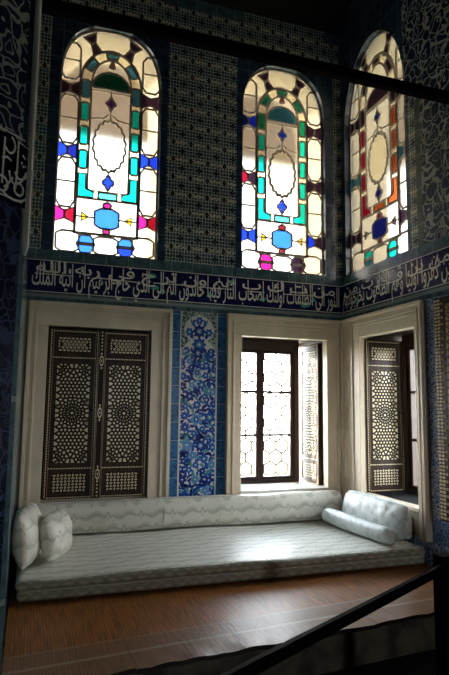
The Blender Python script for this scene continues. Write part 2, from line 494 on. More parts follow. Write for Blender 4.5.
# floors
mb = MB(); mb.box(-5, 2, -9.2, 0, -1.6, -ZF, FLOORD); struct(mb.build('floor'))
mb = MB()
mb.slab([(XL, 0), (XL, -2.048+.103*XL+.03), (0, -2.018), (0, 0)], lambda a, b, d: (a, b, d), -ZF, ZP-.014, STONE)
struct(mb.build('floor_platform'))
# marble bead up the pier's edge
mb = MB(); mb.tube([(PX, PY, .70), (PX, PY, .74), (PX, PY, 2.5), (PX, PY, 5.0)], [.010, .018, .018, .018], MARBLE_W, 12)
tag(struct(mb.build('trim_2')), 'slender white marble bead running up the edge of the left pier', 'moulding')

# ------------------------------------------------------------------ marble window surrounds
def surround(name, fr, a0, a1, o0, o1, z0, zt, label, skip=None):
    mb = MB()
    def rect(p0, p1, q0, q1, d0, d1, m=MARBLE, b=.004):
        P, Q = fr(p0, q0, d0), fr(p1, q1, d1)
        mb.box(min(P[0], Q[0]), max(P[0], Q[0]), min(P[1], Q[1]), max(P[1], Q[1]), min(P[2], Q[2]), max(P[2], Q[2]), m, b)
    t = .035
    rect(a0, o0, z0, LT, -.06, t); rect(o1, a1, z0, LT, -.06, t); rect(a0, a1, LT, zt, -.06, t)
    # outer fillet and an inner sunk line: a raised roll follows the opening
    e = .03
    rect(a0, a0+e, z0, zt-e, t, t+.02); rect(a1-e, a1, z0, zt-e, t, t+.02); rect(a0, a1, zt-e, zt, t, t+.02)
    i0, i1 = max(a0+.055, o0-.125), min(a1-.055, o1+.125); zi = zt-.06
    rect(i0, i0+.022, z0, zi, t, t+.012); rect(i1-.022, i1, z0, zi, t, t+.012); rect(i0, i1, zi-.022, zi, t, t+.012)
    rect(i0+.03, i1-.03, zi-.05, zi-.034, t, t+.006)
    return tag(struct(mb.build(name)), label, 'window surround')
ZS = -1.03
surround('trim_3', FB, -3.03, -1.79, D1[0], D1[1], ZS, .86, 'pale marble surround around the closed pair of inlaid shutters')
surround('trim_4', FB, -1.252, -.0, D2[0], D2[1], ZS, .86, 'pale marble surround of the bright window with panes facing the viewer')
surround('trim_5', FR, .04, 1.298, D3[0], D3[1], ZS, .86, 'pale marble surround in the right wall behind the silver cushions')
# marble sill slabs
mb = MB(); mb.box(D2[0]-.02, D2[1]+.02, -.045, .5, LB-.03, LB+.005, MARBLE_W, .005); tag(struct(mb.build('trim_6')), 'white marble sill under the bright back window', 'sill')
mb = MB(); mb.box(-.045, .06, -D3[1]-.02, -D3[0]+.02, LB-.03, LB-.002, MARBLE, .005); tag(struct(mb.build('trim_7')), 'grey marble sill edge of the right wall window', 'sill')

# ------------------------------------------------------------------ casement windows
def casement(name, fr, a0, a1, d, label, bw=.018):
    root = thing(name, fr((a0+a1)/2, LB, -d), label, 'window', kind='structure')
    z0, z1 = LB+.005, LT+.03
    f = MB()
    def bar(mb, p0, p1, q0, q1, m=DARKW, t=.03):
        P, Q = fr(p0, q0, -d-t), fr(p1, q1, -d+t)
        mb.box(min(P[0], Q[0]), max(P[0], Q[0]), min(P[1], Q[1]), max(P[1], Q[1]), min(P[2], Q[2]), max(P[2], Q[2]), m, .004)
    fw = .055
    bar(f, a0, a0+fw, z0, z1, t=.045); bar(f, a1-fw, a1, z0, z1, t=.045); bar(f, a0+fw, a1-fw, z1-.11, z1, t=.045); bar(f, a0+fw, a1-fw, z0, z0+.035, t=.045)
    f.build('frame', root)
    c = (a0+a1)/2
    for b0, b1 in ((a0+fw, c-.001), (c+.001, a1-fw)):
        s = MB(); sw = .042
        zz0, zz1 = z0+.035, z1-.11
        bar(s, b0, b0+sw, zz0, zz1); bar(s, b1-sw, b1, zz0, zz1); bar(s, b0+sw, b1-sw, zz1-.035, zz1); bar(s, b0+sw, b1-sw, zz0, zz0+.03)
        for zm in (.137, -.309): bar(s, b0+sw, b1-sw, zm-.013, zm+.013, t=.02)
        so = s.build('sash', root)
        g = MB(); g.poly([fr(b0+sw, zz0, -d), fr(b1-sw, zz0, -d), fr(b1-sw, zz1, -d), fr(b0+sw, zz1, -d)], PANE); g.build('pane', so)
    # hexagonal iron grille beyond the glass
    g = MB(); r = .08; dd = -d-.14
    hx, hz = r*math.sqrt(3), r*1.5
    seen = set()
    for j in range(-1, 14):
        for i in range(-1, 10):
            cx = a0+i*hx+(hx/2 if j % 2 else 0); cz = z0+j*hz
            P = [(cx+r*math.sin(PI/3*q), cz+r*math.cos(PI/3*q)) for q in range(6)]
            for q in range(6):
                A, B = P[q], P[(q+1) % 6]
                if not all(a0 < p[0] < a1 and z0 < p[1] < z1 for p in (A, B)): continue
                key = tuple(sorted(((round(A[0], 2), round(A[1], 2)), (round(B[0], 2), round(B[1], 2)))))
                if key in seen: continue
                seen.add(key); g.ribbon([A, B], bw, fr, dd, GRILLE, thick=.012)
    g.build('grille', root)
    return root
casement('window_4', FB, -1.168, -.285, .45, 'dark brown casement with a pale hexagonal grille in the back wall')
casement('window_5', FR, .43, 1.23, .45, 'casement glimpsed edge-on past the open shutter in the right wall', .008)

# ------------------------------------------------------------------ inlaid shutters
def clip(poly, n, c):
    out = []
    for i in range(len(poly)):
        a, b = poly[i], poly[(i+1) % len(poly)]
        da, db = a[0]*n[0]+a[1]*n[1]-c, b[0]*n[0]+b[1]*n[1]-c
        if da <= 0: out.append(a)
        if (da < 0 < db) or (db < 0 < da):
            t = da/(da-db); out.append((a[0]+(b[0]-a[0])*t, a[1]+(b[1]-a[1])*t))
    return out
def cells(pts, box, shrink):
    x0, x1, z0, z1 = box; res = []
    for i, p in enumerate(pts):
        poly = [(x0, z0), (x1, z0), (x1, z1), (x0, z1)]
        for j, q in enumerate(pts):
            if j == i: continue
            dx, dz = q[0]-p[0], q[1]-p[1]; l = math.hypot(dx, dz)
            if l > .16: continue
            n = (dx/l, dz/l); poly = clip(poly, n, p[0]*n[0]+p[1]*n[1]+l/2-shrink)
            if len(poly) < 3: break
        if len(poly) >= 3: res.append((p, poly))
    return res
def star_points(cx, cz, w, h):      # rosette at the centre, half rosettes at the ends, rings of stars between
    P = []
    def add(x, z, dmin):
        if abs(x-cx) > w/2-.008 or abs(z-cz) > h/2-.008: return
        if all(math.hypot(x-a, z-b) > dmin for a, b in P): P.append((x, z))
    for oz in (0, h/2, -h/2):
        for ox in ((0,) if oz == 0 else (-w/2, w/2)):
            X0, Z0 = cx+ox, cz+oz
            if oz == 0: add(X0, Z0, .01)
            for r, n, ph in ((.037, 10, 0), (.064, 20, .5), (.091, 20, 0), (.118, 20, .5)):
                for q in range(n):
                    t = 2*PI*(q+ph)/n; add(X0+r*math.sin(t), Z0+r*math.cos(t), .0165)
    p = .033
    for j in range(-30, 31):
        for i in range(0, 12):
            for sx in (1, -1):
                add(cx+sx*(i+(.5 if j % 2 else 0))*p, cz+j*p*.87, .0235)
    return P
LW, LH = .425, 1.435
def leaf_parts(root, mirror, astragal):
    """one shutter leaf: front faces -y, hinge bottom at the root, spans +x"""
    ox, oy, oz = root['_o']
    F = lambda a, b, d: (ox+a, oy-d, oz+b)
    fm = MB()
    fm.slab([(0, 0), (LW, 0), (LW, LH), (0, LH)], F, -.03, 0, WALNUT)
    px0, px1 = .055, LW-.055
    panels = ((LH-.215, LH-.055), (.275, LH-.285), (.035, .225))
    def rail(z0, z1, x0=0.0, x1=LW): fm.slab([(x0, z0), (x1, z0), (x1, z1), (x0, z1)], F, 0, .012, WALNUT)
    rail(0, LH, 0, px0); rail(0, LH, px1, LW)
    rail(0, .035, px0, px1); rail(.225, .275, px0, px1); rail(LH-.285, LH-.215, px0, px1); rail(LH-.055, LH, px0, px1)
    fm.build('frame', root)
    ln = MB()                                  # dotted ivory stringing on the frame
    def dots(x0, z0, x1, z1):
        L = math.hypot(x1-x0, z1-z0); n = max(2, int(L/.022)); w = .0045
        ux, uz = (x1-x0)/L, (z1-z0)/L
        for i in range(n):
            c = (i+.5)*L/n; g = L/n*.36
            a = (x0+ux*(c-g), z0+uz*(c-g)); b = (x0+ux*(c+g), z0+uz*(c+g))
            ln.slab([(a[0]-uz*w, a[1]+ux*w), (a[0]+uz*w, a[1]-ux*w), (b[0]+uz*w, b[1]-ux*w), (b[0]-uz*w, b[1]+ux*w)], F, .012, .0135, IVORY)
    dots(.018, .01, .018, LH-.01); dots(LW-.018, .01, LW-.018, LH-.01)
    for z in (LH-.022, LH-.25, .25, .012): dots(.03, z, LW-.03, z)
    for x in (.036, LW-.036): ln.ribbon([(x, .02), (x, LH-.03)], .0035, F, .0125, TORT)
    ln.build('stringing', root)
    rd = random.Random(3)
    for k, (z0, z1) in enumerate(panels):
        pm = MB(); pm.slab([(px0, z0), (px1, z0), (px1, z1), (px0, z1)], F, 0, .004, EBONY)
        # raised tan fillet round the sunk panel
        for a, b, c, d in ((px0, px1, z0, z0+.012), (px0, px1, z1-.012, z1), (px0, px0+.012, z0+.012, z1-.012), (px1-.012, px1, z0+.012, z1-.012)):
            pm.slab([(a, c), (b, c), (b, d), (a, d)], F, .004, .009, WALNUT)
        po = pm.build('panel', root)
        im = MB(); cx, cz = (px0+px1)/2, (z0+z1)/2; w, h = px1-px0-.04, z1-z0-.04
        if k == 1:
            for p, poly in cells(star_points(cx, cz, w, h), (cx-w/2, cx+w/2, cz-h/2, cz+h/2), .008):
                im.slab(poly, F, .004, .0065, IVORY if rd.random() < .93 else TORT)
        elif k == 0:
            n = 8
            for i in range(n):                 # border of small plaques
                for zz in (cz-h/2+.008, cz+h/2-.008):
                    x = cx-w/2+(i+.5)*w/n
                    im.slab([(x-.012, zz-.007), (x+.012, zz-.007), (x+.012, zz+.007), (x-.012, zz+.007)], F, .004, .0065, IVORY)
            for zz in (-.022, .002, .026):
                for xx in (cx-w/2+.008, cx+w/2-.008):
                    im.slab([(xx-.006, cz+zz-.009), (xx+.006, cz+zz-.009), (xx+.006, cz+zz+.009), (xx-.006, cz+zz+.009)], F, .004, .0065, IVORY)
            for j in range(3):                 # rings with dark hearts
                for i in range(7):
                    x = cx+(i-3+(.5 if j % 2 else 0))*.033; z = cz+(j-1)*.026
                    if abs(x-cx) > w/2-.03: continue
                    im.ribbon([(x+.0095*math.cos(q*PI/4), z+.0095*math.sin(q*PI/4)) for q in range(8)], .007, F, .0062, IVORY, True)
                    if (i+j) % 2 == 0: im.slab([(x+.004*math.cos(q*PI/3), z+.004*math.sin(q*PI/3)) for q in range(6)], F, .004, .0065, TORT)
        else:
            nx, nz = 9, 6
            for i in range(nx):                # basket weave of ivory checks
                for j in range(nz):
                    x, z = cx+(i-(nx-1)/2)*w/nx, cz+(j-(nz-1)/2)*h/nz
                    a, b = (.0125, .0055) if (i+j) % 2 else (.006, .0105)
                    im.slab([(x-a, z-b), (x+a, z-b), (x+a, z+b), (x-a, z+b)], F, .004, .0065, IVORY)
        im.build('inlay', po)
    if astragal:
        am = MB(); x0, x1 = LW-.012, LW+.045
        am.slab([(x0, 0), (x1, 0), (x1, LH), (x0, LH)], F, .012, .03, EBONY)
        ao = am.build('meeting_bar', root)
        im = MB(); xc = (x0+x1)/2
        for zc in (LH-.27, LH*.5, .2):
            im.slab([(xc+.019*math.sin(q*PI/6), zc+.048*math.cos(q*PI/6)) for q in range(12)], F, .03, .034, IVORY)
            im.slab([(xc+.012*math.sin(q*PI/6), zc+.03*math.cos(q*PI/6)) for q in range(12)], F, .034, .036, EBONY)
            im.slab([(xc+.006*math.sin(q*PI/3), zc+.012*math.cos(q*PI/3)) for q in range(6)], F, .036, .038, IVORY)
            for s in (-1, 1):
                im.slab([(xc, zc+s*.075), (xc+.009, zc+s*.06), (xc, zc+s*.05), (xc-.009, zc+s*.06)][::s], F, .03, .034, IVORY)
        for zc in [LH-.02-.03*i for i in range(6)]+[.02+.03*i for i in range(4)]:
            im.slab([(xc+.008*math.sin(q*PI/3), zc+.009*math.cos(q*PI/3)) for q in range(6)], F, .03, .034, IVORY)
        for x in (x0+.005, x1-.005):
            im.ribbon([(x, .01), (x, LH-.01)], .003, F, .0305, TORT)
        im.build('inlay', ao)
        kn = MB(); kn.tube([F(LW-.055, LH*.5+.02, .012), F(LW-.055, LH*.5+.02, .03)], .012, BLACKM, 10); kn.build('pull_knob', root)
def shutter(loc, label, group, astragal=False, rot=0):
    r = thing('shutter', loc, label, 'shutter', group)
    leaf_parts(r, False, astragal); r.rotation_euler.z = rot
    return r
ZH = LB-.005
shutter((D1[0]+.012, .0, ZH), 'closed inlaid shutter leaf, left of the pair, carrying the medallion meeting bar', 'inlaid shutters', True)
shutter((D1[1]-.008-LW, .0, ZH), 'closed inlaid shutter leaf, right of the pair, beside the blue floral tile panel', 'inlaid shutters')
# backing that closes the recess behind the pair
mb = MB(); mb.box(D1[0]-.05, D1[1]+.05, .06, .1, LB-.1, LT+.1, BLACKW); struct(mb.build('trim_8'))
shutter((D2[1]-.006, .545, ZH+.005), 'sunlit open shutter leaf folded back in the bright back window', 'inlaid shutters', False, -PI/2)
shutter((.03, -D3[0]+.004, ZH+.005), 'open inlaid shutter leaf standing in the right wall recess above the silver cushions', 'inlaid shutters', True)

# lattice cabinet door at the right edge of the picture
ct = thing('inlaid_door', (0, -1.43, -.845), 'tall inlaid door with columns of ivory studs cut off at the right edge', 'door')
fm = MB(); fm.slab([(1.43, -.845), (1.98, -.845), (1.98, .842), (1.43, .842)], FR, 0.003, .03, WALNUT); fm.build('frame', ct)
im = MB()
n = 62
for i in range(3):
    for j in range(n):
        if i == 2 and j % 2: continue
        a, z = 1.452+i*.034, -.83+(j+.5)*1.66/n
        im.slab([(a-.011, z-.0085), (a+.011, z-.0085), (a+.011, z+.0085), (a-.011, z+.0085)], FR, .03, .036, IVORY if i < 2 else TORT)
im.build('stud_inlay', ct)
im = MB(); im.slab([(1.55, -.8), (1.95, -.8), (1.95, .8), (1.55, .8)], FR, .03, .033, EBONY)
for p, poly in cells(star_points(1.75, 0, .37, 1.56), (1.565, 1.935, -.78, .78), .0045): im.slab(poly, FR, .033, .036, TORT)
im.build('panel', ct)

# ------------------------------------------------------------------ floral tile panel
tp = thing('tile_panel', (-1.52, 0, -.82), 'tall blue and white floral tile panel between the two marble surrounds', 'tile panel')
x0, x1, z0, z1 = -1.786, -1.256, ZP-.014, .856
c = (x0+x1)/2; hw = .175
mb = MB(); mb.slab([(x0, z0), (x1, z0), (x1, z1), (x0, z1)], FB, .002, .006, MEDG); mb.build('ground', tp)
for a, b in ((x0, x0+.088), (x1-.088, x1)):
    mb = MB(); mb.slab([(a, z0), (b, z0), (b, z1), (a, z1)], FB, .006, .009, BLUEB)
    mb.ribbon([(b if a == x0 else a, z0), (b if a == x0 else a, z1)], .008, FB, .0095, WHITEG); mb.build('border', tp)
# white field with a lobed head
def lobed(s):
    P = [(-hw, z0), (hw, z0), (hw, .42), (hw*.95, .5), (hw*.72, .545), (.085, .585), (.135, .64), (.148, .70), (.12, .765), (.07, .805), (0, .835)]
    return [(c+x*s, z) for x, z in P]+[(c-x*s, z) for x, z in P[2:-1][::-1]]
mb = MB(); mb.slab(lobed(1.0), FB, .006, .009, WHITEG)
mb.ribbon(lobed(1.0)[2:-0], .011, FB, .0098, WHITEG); mb.build('field', tp)
fl = MB()
rd = random.Random(11)
class Cl:                                       # a flat builder whose pieces are clipped to the lobed outline
    pass
def half_w(z):
    P = [(hw, z0), (hw, .42), (hw*.95, .5), (hw*.72, .545), (.085, .585), (.135, .64), (.148, .70), (.12, .765), (.07, .805), (0, .835)]
    for (a, u), (b, v) in zip(P, P[1:]):
        if u <= z <= v: return a+(b-a)*(z-u)/(v-u)
    return 0
def fit(P): return [(c+max(-half_w(z)+.008, min(half_w(z)-.008, x-c)), z) for x, z in [(x, min(z, .82)) for x, z in P]]
def flower(x, z, r, n, m, core, ph=0):
    P = [(x+r*(1+.22*math.cos(n*t+ph))*math.cos(t), z+r*(1+.22*math.cos(n*t+ph))*math.sin(t)) for t in [2*PI*i/28 for i in range(28)]]
    fl.flat(fit(P), FB, .0102, m)
    fl.flat(fit([(x+r*.48*math.cos(t), z+r*.48*math.sin(t)) for t in [2*PI*i/12 for i in range(12)]]), FB, .0106, core)
    fl.flat(fit([(x+r*.2*math.cos(t), z+r*.2*math.sin(t)) for t in [2*PI*i/8 for i in range(8)]]), FB, .011, WHITEG)
def leafp(x, z, ang, l, w, m, curl=.5):
    P, Q = [], []
    for i in range(9):
        t = i/8; a = ang+curl*(t-.5)
        px, pz = x+l*t*math.cos(a), z+l*t*math.sin(a)
        ww = w*math.sin(PI*min(1, t*1.02))**.8*(1+.18*math.cos(i*PI))
        P.append((px-ww*math.sin(a), pz+ww*math.cos(a))); Q.append((px+ww*math.sin(a), pz-ww*math.cos(a)))
    fl.flat(fit(P+Q[::-1]), FB, .0100, m)
def scroll(x, z, r, a0, turns, m, d=.0098, w=.007):
    P = [(x+r*(1-.75*t/24)*math.cos(a0+turns*2*PI*t/24), z+r*(1-.75*t/24)*math.sin(a0+turns*2*PI*t/24)) for t in range(25)]
    fl.ribbon(fit(P), w, FB, d, m)
FLS = []
tries = 0
while tries < 4000:
    tries += 1
    x = rd.uniform(-hw+.02, hw-.02); z = rd.uniform(-.95, .5); r = rd.choice((.03, .038, .044, .052))
    if all(math.hypot(x-a, z-b) > (r+q)*1.12+.008 for a, b, q in FLS): FLS.append((x, z, r))
LV = []
tries = 0
while tries < 9000:
    tries += 1
    x = rd.uniform(-hw, hw); z = rd.uniform(-.95, .5)
    dd = min(math.hypot(x-a, z-b)-q for a, b, q in FLS)
    if dd < .013 or any(math.hypot(x-a, z-b) < .026 for a, b in LV): continue
    LV.append((x, z))
    a, b, q = min(FLS, key=lambda f: math.hypot(x-f[0], z-f[1])-f[2])
    t = math.atan2(z-b, x-a)+PI/2*rd.choice((-1, 1))
    L = rd.uniform(.05, .08)
    leafp(c+x-L/2*math.cos(t), z-L/2*math.sin(t), t, L, rd.uniform(.013, .02), rd.choice((COBALT, COBALT, DEEPB, AQUA)), rd.choice((-1.2, 1.2)))
for x, z, r in FLS:
    flower(c+x, z, r, rd.choice((5, 6, 8)), rd.choice((COBALT, COBALT, DEEPB, SKYB)), rd.choice((AQUA, SKYB, DEEPB, COBALT)), rd.uniform(0, 6))
flower(c, .55, .062, 8, COBALT, AQUA); flower(c, .675, .058, 8, DEEPB, SKYB); flower(c, .775, .034, 6, COBALT, SKYB)
for s in (-1, 1):
    flower(c+s*.095, .665, .036, 6, COBALT, AQUA); leafp(c+s*.04, .72, PI/2-s*.5, .07, .017, COBALT, s); leafp(c+s*.08, .61, PI/2+s*.4, .06, .014, DEEPB, -s)
    flower(c+s*.12, .49, .03, 6, DEEPB, SKYB); leafp(c+s*.05, .62, 0 if s > 0 else PI, .05, .014, COBALT, s)
    leafp(c+s*.05, .745, PI/2-s*1.0, .055, .012, AQUA, s)
fl.build('flower_motifs', tp)

# ------------------------------------------------------------------ inscription friezes
FORMS = {'ا': 'ﺍﺎ', 'ب': 'ﺏﺐﺑﺒ', 'ت': 'ﺕﺖﺗﺘ', 'ج': 'ﺝﺞﺟﺠ', 'ح': 'ﺡﺢﺣﺤ', 'خ': 'ﺥﺦﺧﺨ', 'د': 'ﺩﺪ', 'ذ': 'ﺫﺬ', 'ر': 'ﺭﺮ', 'ص': 'ﺹﺺﺻﺼ',
         'ط': 'ﻁﻂﻃﻄ', 'ظ': 'ﻅﻆﻇﻈ', 'غ': 'ﻍﻎﻏﻐ', 'ف': 'ﻑﻒﻓﻔ', 'ك': 'ﻙﻚﻛﻜ', 'ل': 'ﻝﻞﻟﻠ', 'م': 'ﻡﻢﻣﻤ', 'ن': 'ﻥﻦﻧﻨ', 'ه': 'ﻩﻪﻫﻬ', 'و': 'ﻭﻮ',
         'ى': 'ﻯﻰ', 'ي': 'ﻱﻲﻳﻴ', 'ئ': 'ﺉﺊﺋﺌ', 'س': 'ﺱﺲﺳﺴ'}
def shape(w):
    out = []
    for i, ch in enumerate(w):
        f = FORMS.get(ch)
        if not f: out.append(ch); continue
        pre = i > 0 and len(FORMS.get(w[i-1], '')) == 4
        nxt = len(f) == 4 and i < len(w)-1 and w[i+1] in FORMS
        out.append(f[(1 if pre else 0)+(2 if nxt else 0)] if len(f) == 4 else f[1 if pre else 0])
    return ''.join(out[::-1])
def text_mesh(txt):
    cu = bpy.data.curves.new('lettering', 'FONT'); cu.body = txt; cu.offset = .011; cu.resolution_u = 4
    o = bpy.data.objects.new('lettering', cu); COL.objects.link(o); bpy.context.view_layer.update()
    me = bpy.data.meshes.new_from_object(o.evaluated_get(bpy.context.evaluated_depsgraph_get()))
    V = [v.co[:2] for v in me.vertices]; F = [tuple(p.vertices) for p in me.polygons]
    bpy.data.objects.remove(o); bpy.data.curves.remove(cu); bpy.data.meshes.remove(me)
    return V, F
def lay(mb, words, a0, a1, z, em, tall, fr, d):
    txt = ' '.join(shape(w) for w in words[::-1])
    V, F = text_mesh(txt)
    x0, x1 = min(v[0] for v in V), max(v[0] for v in V)
    sx = (a1-a0)/(x1-x0)
    def zz(y): return y if y < .5 else .5+(y-.5)*tall
    mb.faces([fr(a0+(x-x0)*sx, z+zz(y)*em, d) for x, y in V], F, INK)
def frieze(name, fr, a0, a1, low, up, label, teal, mirror=False):
    root = thing(name, fr((a0+a1)/2, .939, 0), label, 'inscription band')
    mb = MB(); mb.slab([(a0, .939), (a1, .939), (a1, 1.23), (a0, 1.23)], fr, .002, .006, NAVY)
    mb.build('ground', root)
    b = MB()
    for z in (.946, 1.223): b.ribbon([(a0, z), (a1, z)], .007, fr, .0066, INK)
    b.build('edging', root)
    t = MB()
    G = fr if not mirror else (lambda a, b, d: fr(a0+a1-a, b, d))
    lay(t, low, a0+.03, a1-.03, 1.006, .222, 1.85, G, .0075)
    lay(t, up, a0+.06, a1-.08, 1.118, .14, 1.05, G, .0075)
    rd = random.Random(5)
    x = a0+.05
    while x < a1-.3:                             # long horizontal letter tails between the two tiers
        L = rd.uniform(.16, .42)
        t.ribbon([(x, 1.098+rd.uniform(-.006, .006)), (min(x+L, a1-.03), 1.098+rd.uniform(-.006, .006))], .0085, fr, .0078, INK)
        x += L+rd.uniform(.08, .22)
    t.build('lettering', root)
    for a, z, w in teal:
        q = MB()
        q.flat([(a-w, z-.018), (a-w*.2, z-.026), (a+w, z-.012), (a+w*.7, z+.015), (a-w*.3, z+.024)], fr, .007, TURQ)
        q.build('turquoise_fill', root)
lowt = ['النور', 'الى', 'الظلمات', 'اولئك', 'اصحاب', 'النار', 'فيها', 'خالدون', 'الم', 'الى', 'الذي', 'حاج', 'ابرهيم', 'ان', 'اتيه', 'الملك']
upt = ['من', 'ت', 'ك', 'ب', 'هم', 'ون', 'تر', 'ج', 'في', 'ربه', 'الله']
frieze('inscription_frieze', FB, -3.05, 0, lowt, upt, 'navy tile band with white Arabic lettering across the back wall', [(-1.98, 1.165, .045), (-1.95, 1.06, .04), (-1.88, 1.03, .03), (-1.42, 1.03, .04), (-1.2, 1.17, .035), (-.88, 1.03, .035), (-.42, 1.0, .05), (-.33, 1.06, .03)])
lowr = ['النور', 'والذين', 'كفروا', 'اوليا', 'وهم', 'الطاغوت', 'يخرجونهم']
upr = ['الى', 'من', 'ين', 'ؤ', 'هم', 'ت', 'من']
frieze('inscription_frieze', FR, 0.01, 2.0, lowr, upr, 'navy tile band with white Arabic lettering on the right wall', [(.3, 1.02, .03)])
# the pier's band: larger lettering, cut by the picture
pr = thing('inscription_frieze', FP(.3, .925, 0), 'dark band with large white Arabic strokes on the left pier', 'inscription band')
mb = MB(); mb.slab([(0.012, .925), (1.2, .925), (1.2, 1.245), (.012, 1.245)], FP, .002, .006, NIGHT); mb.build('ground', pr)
t = MB()
def st(P, w=.011): t.ribbon(P, w, FP, .0072, INK)
def arc(x, z, rx, rz, a, b, n=14): return [(x+rx*math.cos(math.radians(a+(b-a)*i/n)), z+rz*math.sin(math.radians(a+(b-a)*i/n))) for i in range(n+1)]
st([(.012, 1.225), (.075, 1.235)], .007); st([(.078, 1.24), (.079, 1.08), (.083, 1.0)])
st(arc(.06, 1.13, .04, .075, 200, 320)); st(arc(.062, 1.005, .028, .03, -80, 280)); st([(.012, 1.09), (.04, 1.06), (.062, 1.035), (.09, 1.02), (.115, 1.035), (.125, 1.075)])
st(arc(.09, .99, .08, .045, 180, 330)); st([(.03, 1.165), (.05, 1.18)], .008)
for a, z in ((.03, 1.13), (.042, 1.125), (.052, 1.14)): t.flat([(a-.006, z), (a, z-.008), (a+.006, z), (a, z+.008)], FP, .0072, INK)
st(arc(.128, 1.20, .03, .04, 100, 330)); st([(.115, 1.125), (.14, 1.135), (.17, 1.12)]); st([(.1, 1.05), (.135, 1.0), (.15, .985)]); st([(.16, 1.225), (.163, 1.0)]); st(arc(.165, 1.0, .035, .035, 60, 300))
for k in range(5):
    b = .26+k*.17
    st(arc(b, 1.06, .06, .06, 170, 380)); st([(b+.07, .96), (b+.072, 1.22)]); st(arc(b+.02, .99, .05, .03, 180, 400)); st([(b-.06, 1.15), (b+.02, 1.16)])
t.build('lettering', pr)
b = MB(); b.ribbon([(.012, .932), (1.2, .932)], .007, FP, .0068, INK); b.ribbon([(.012, 1.238), (1.2, 1.238)], .007, FP, .0068, INK); b.build('edging', pr)

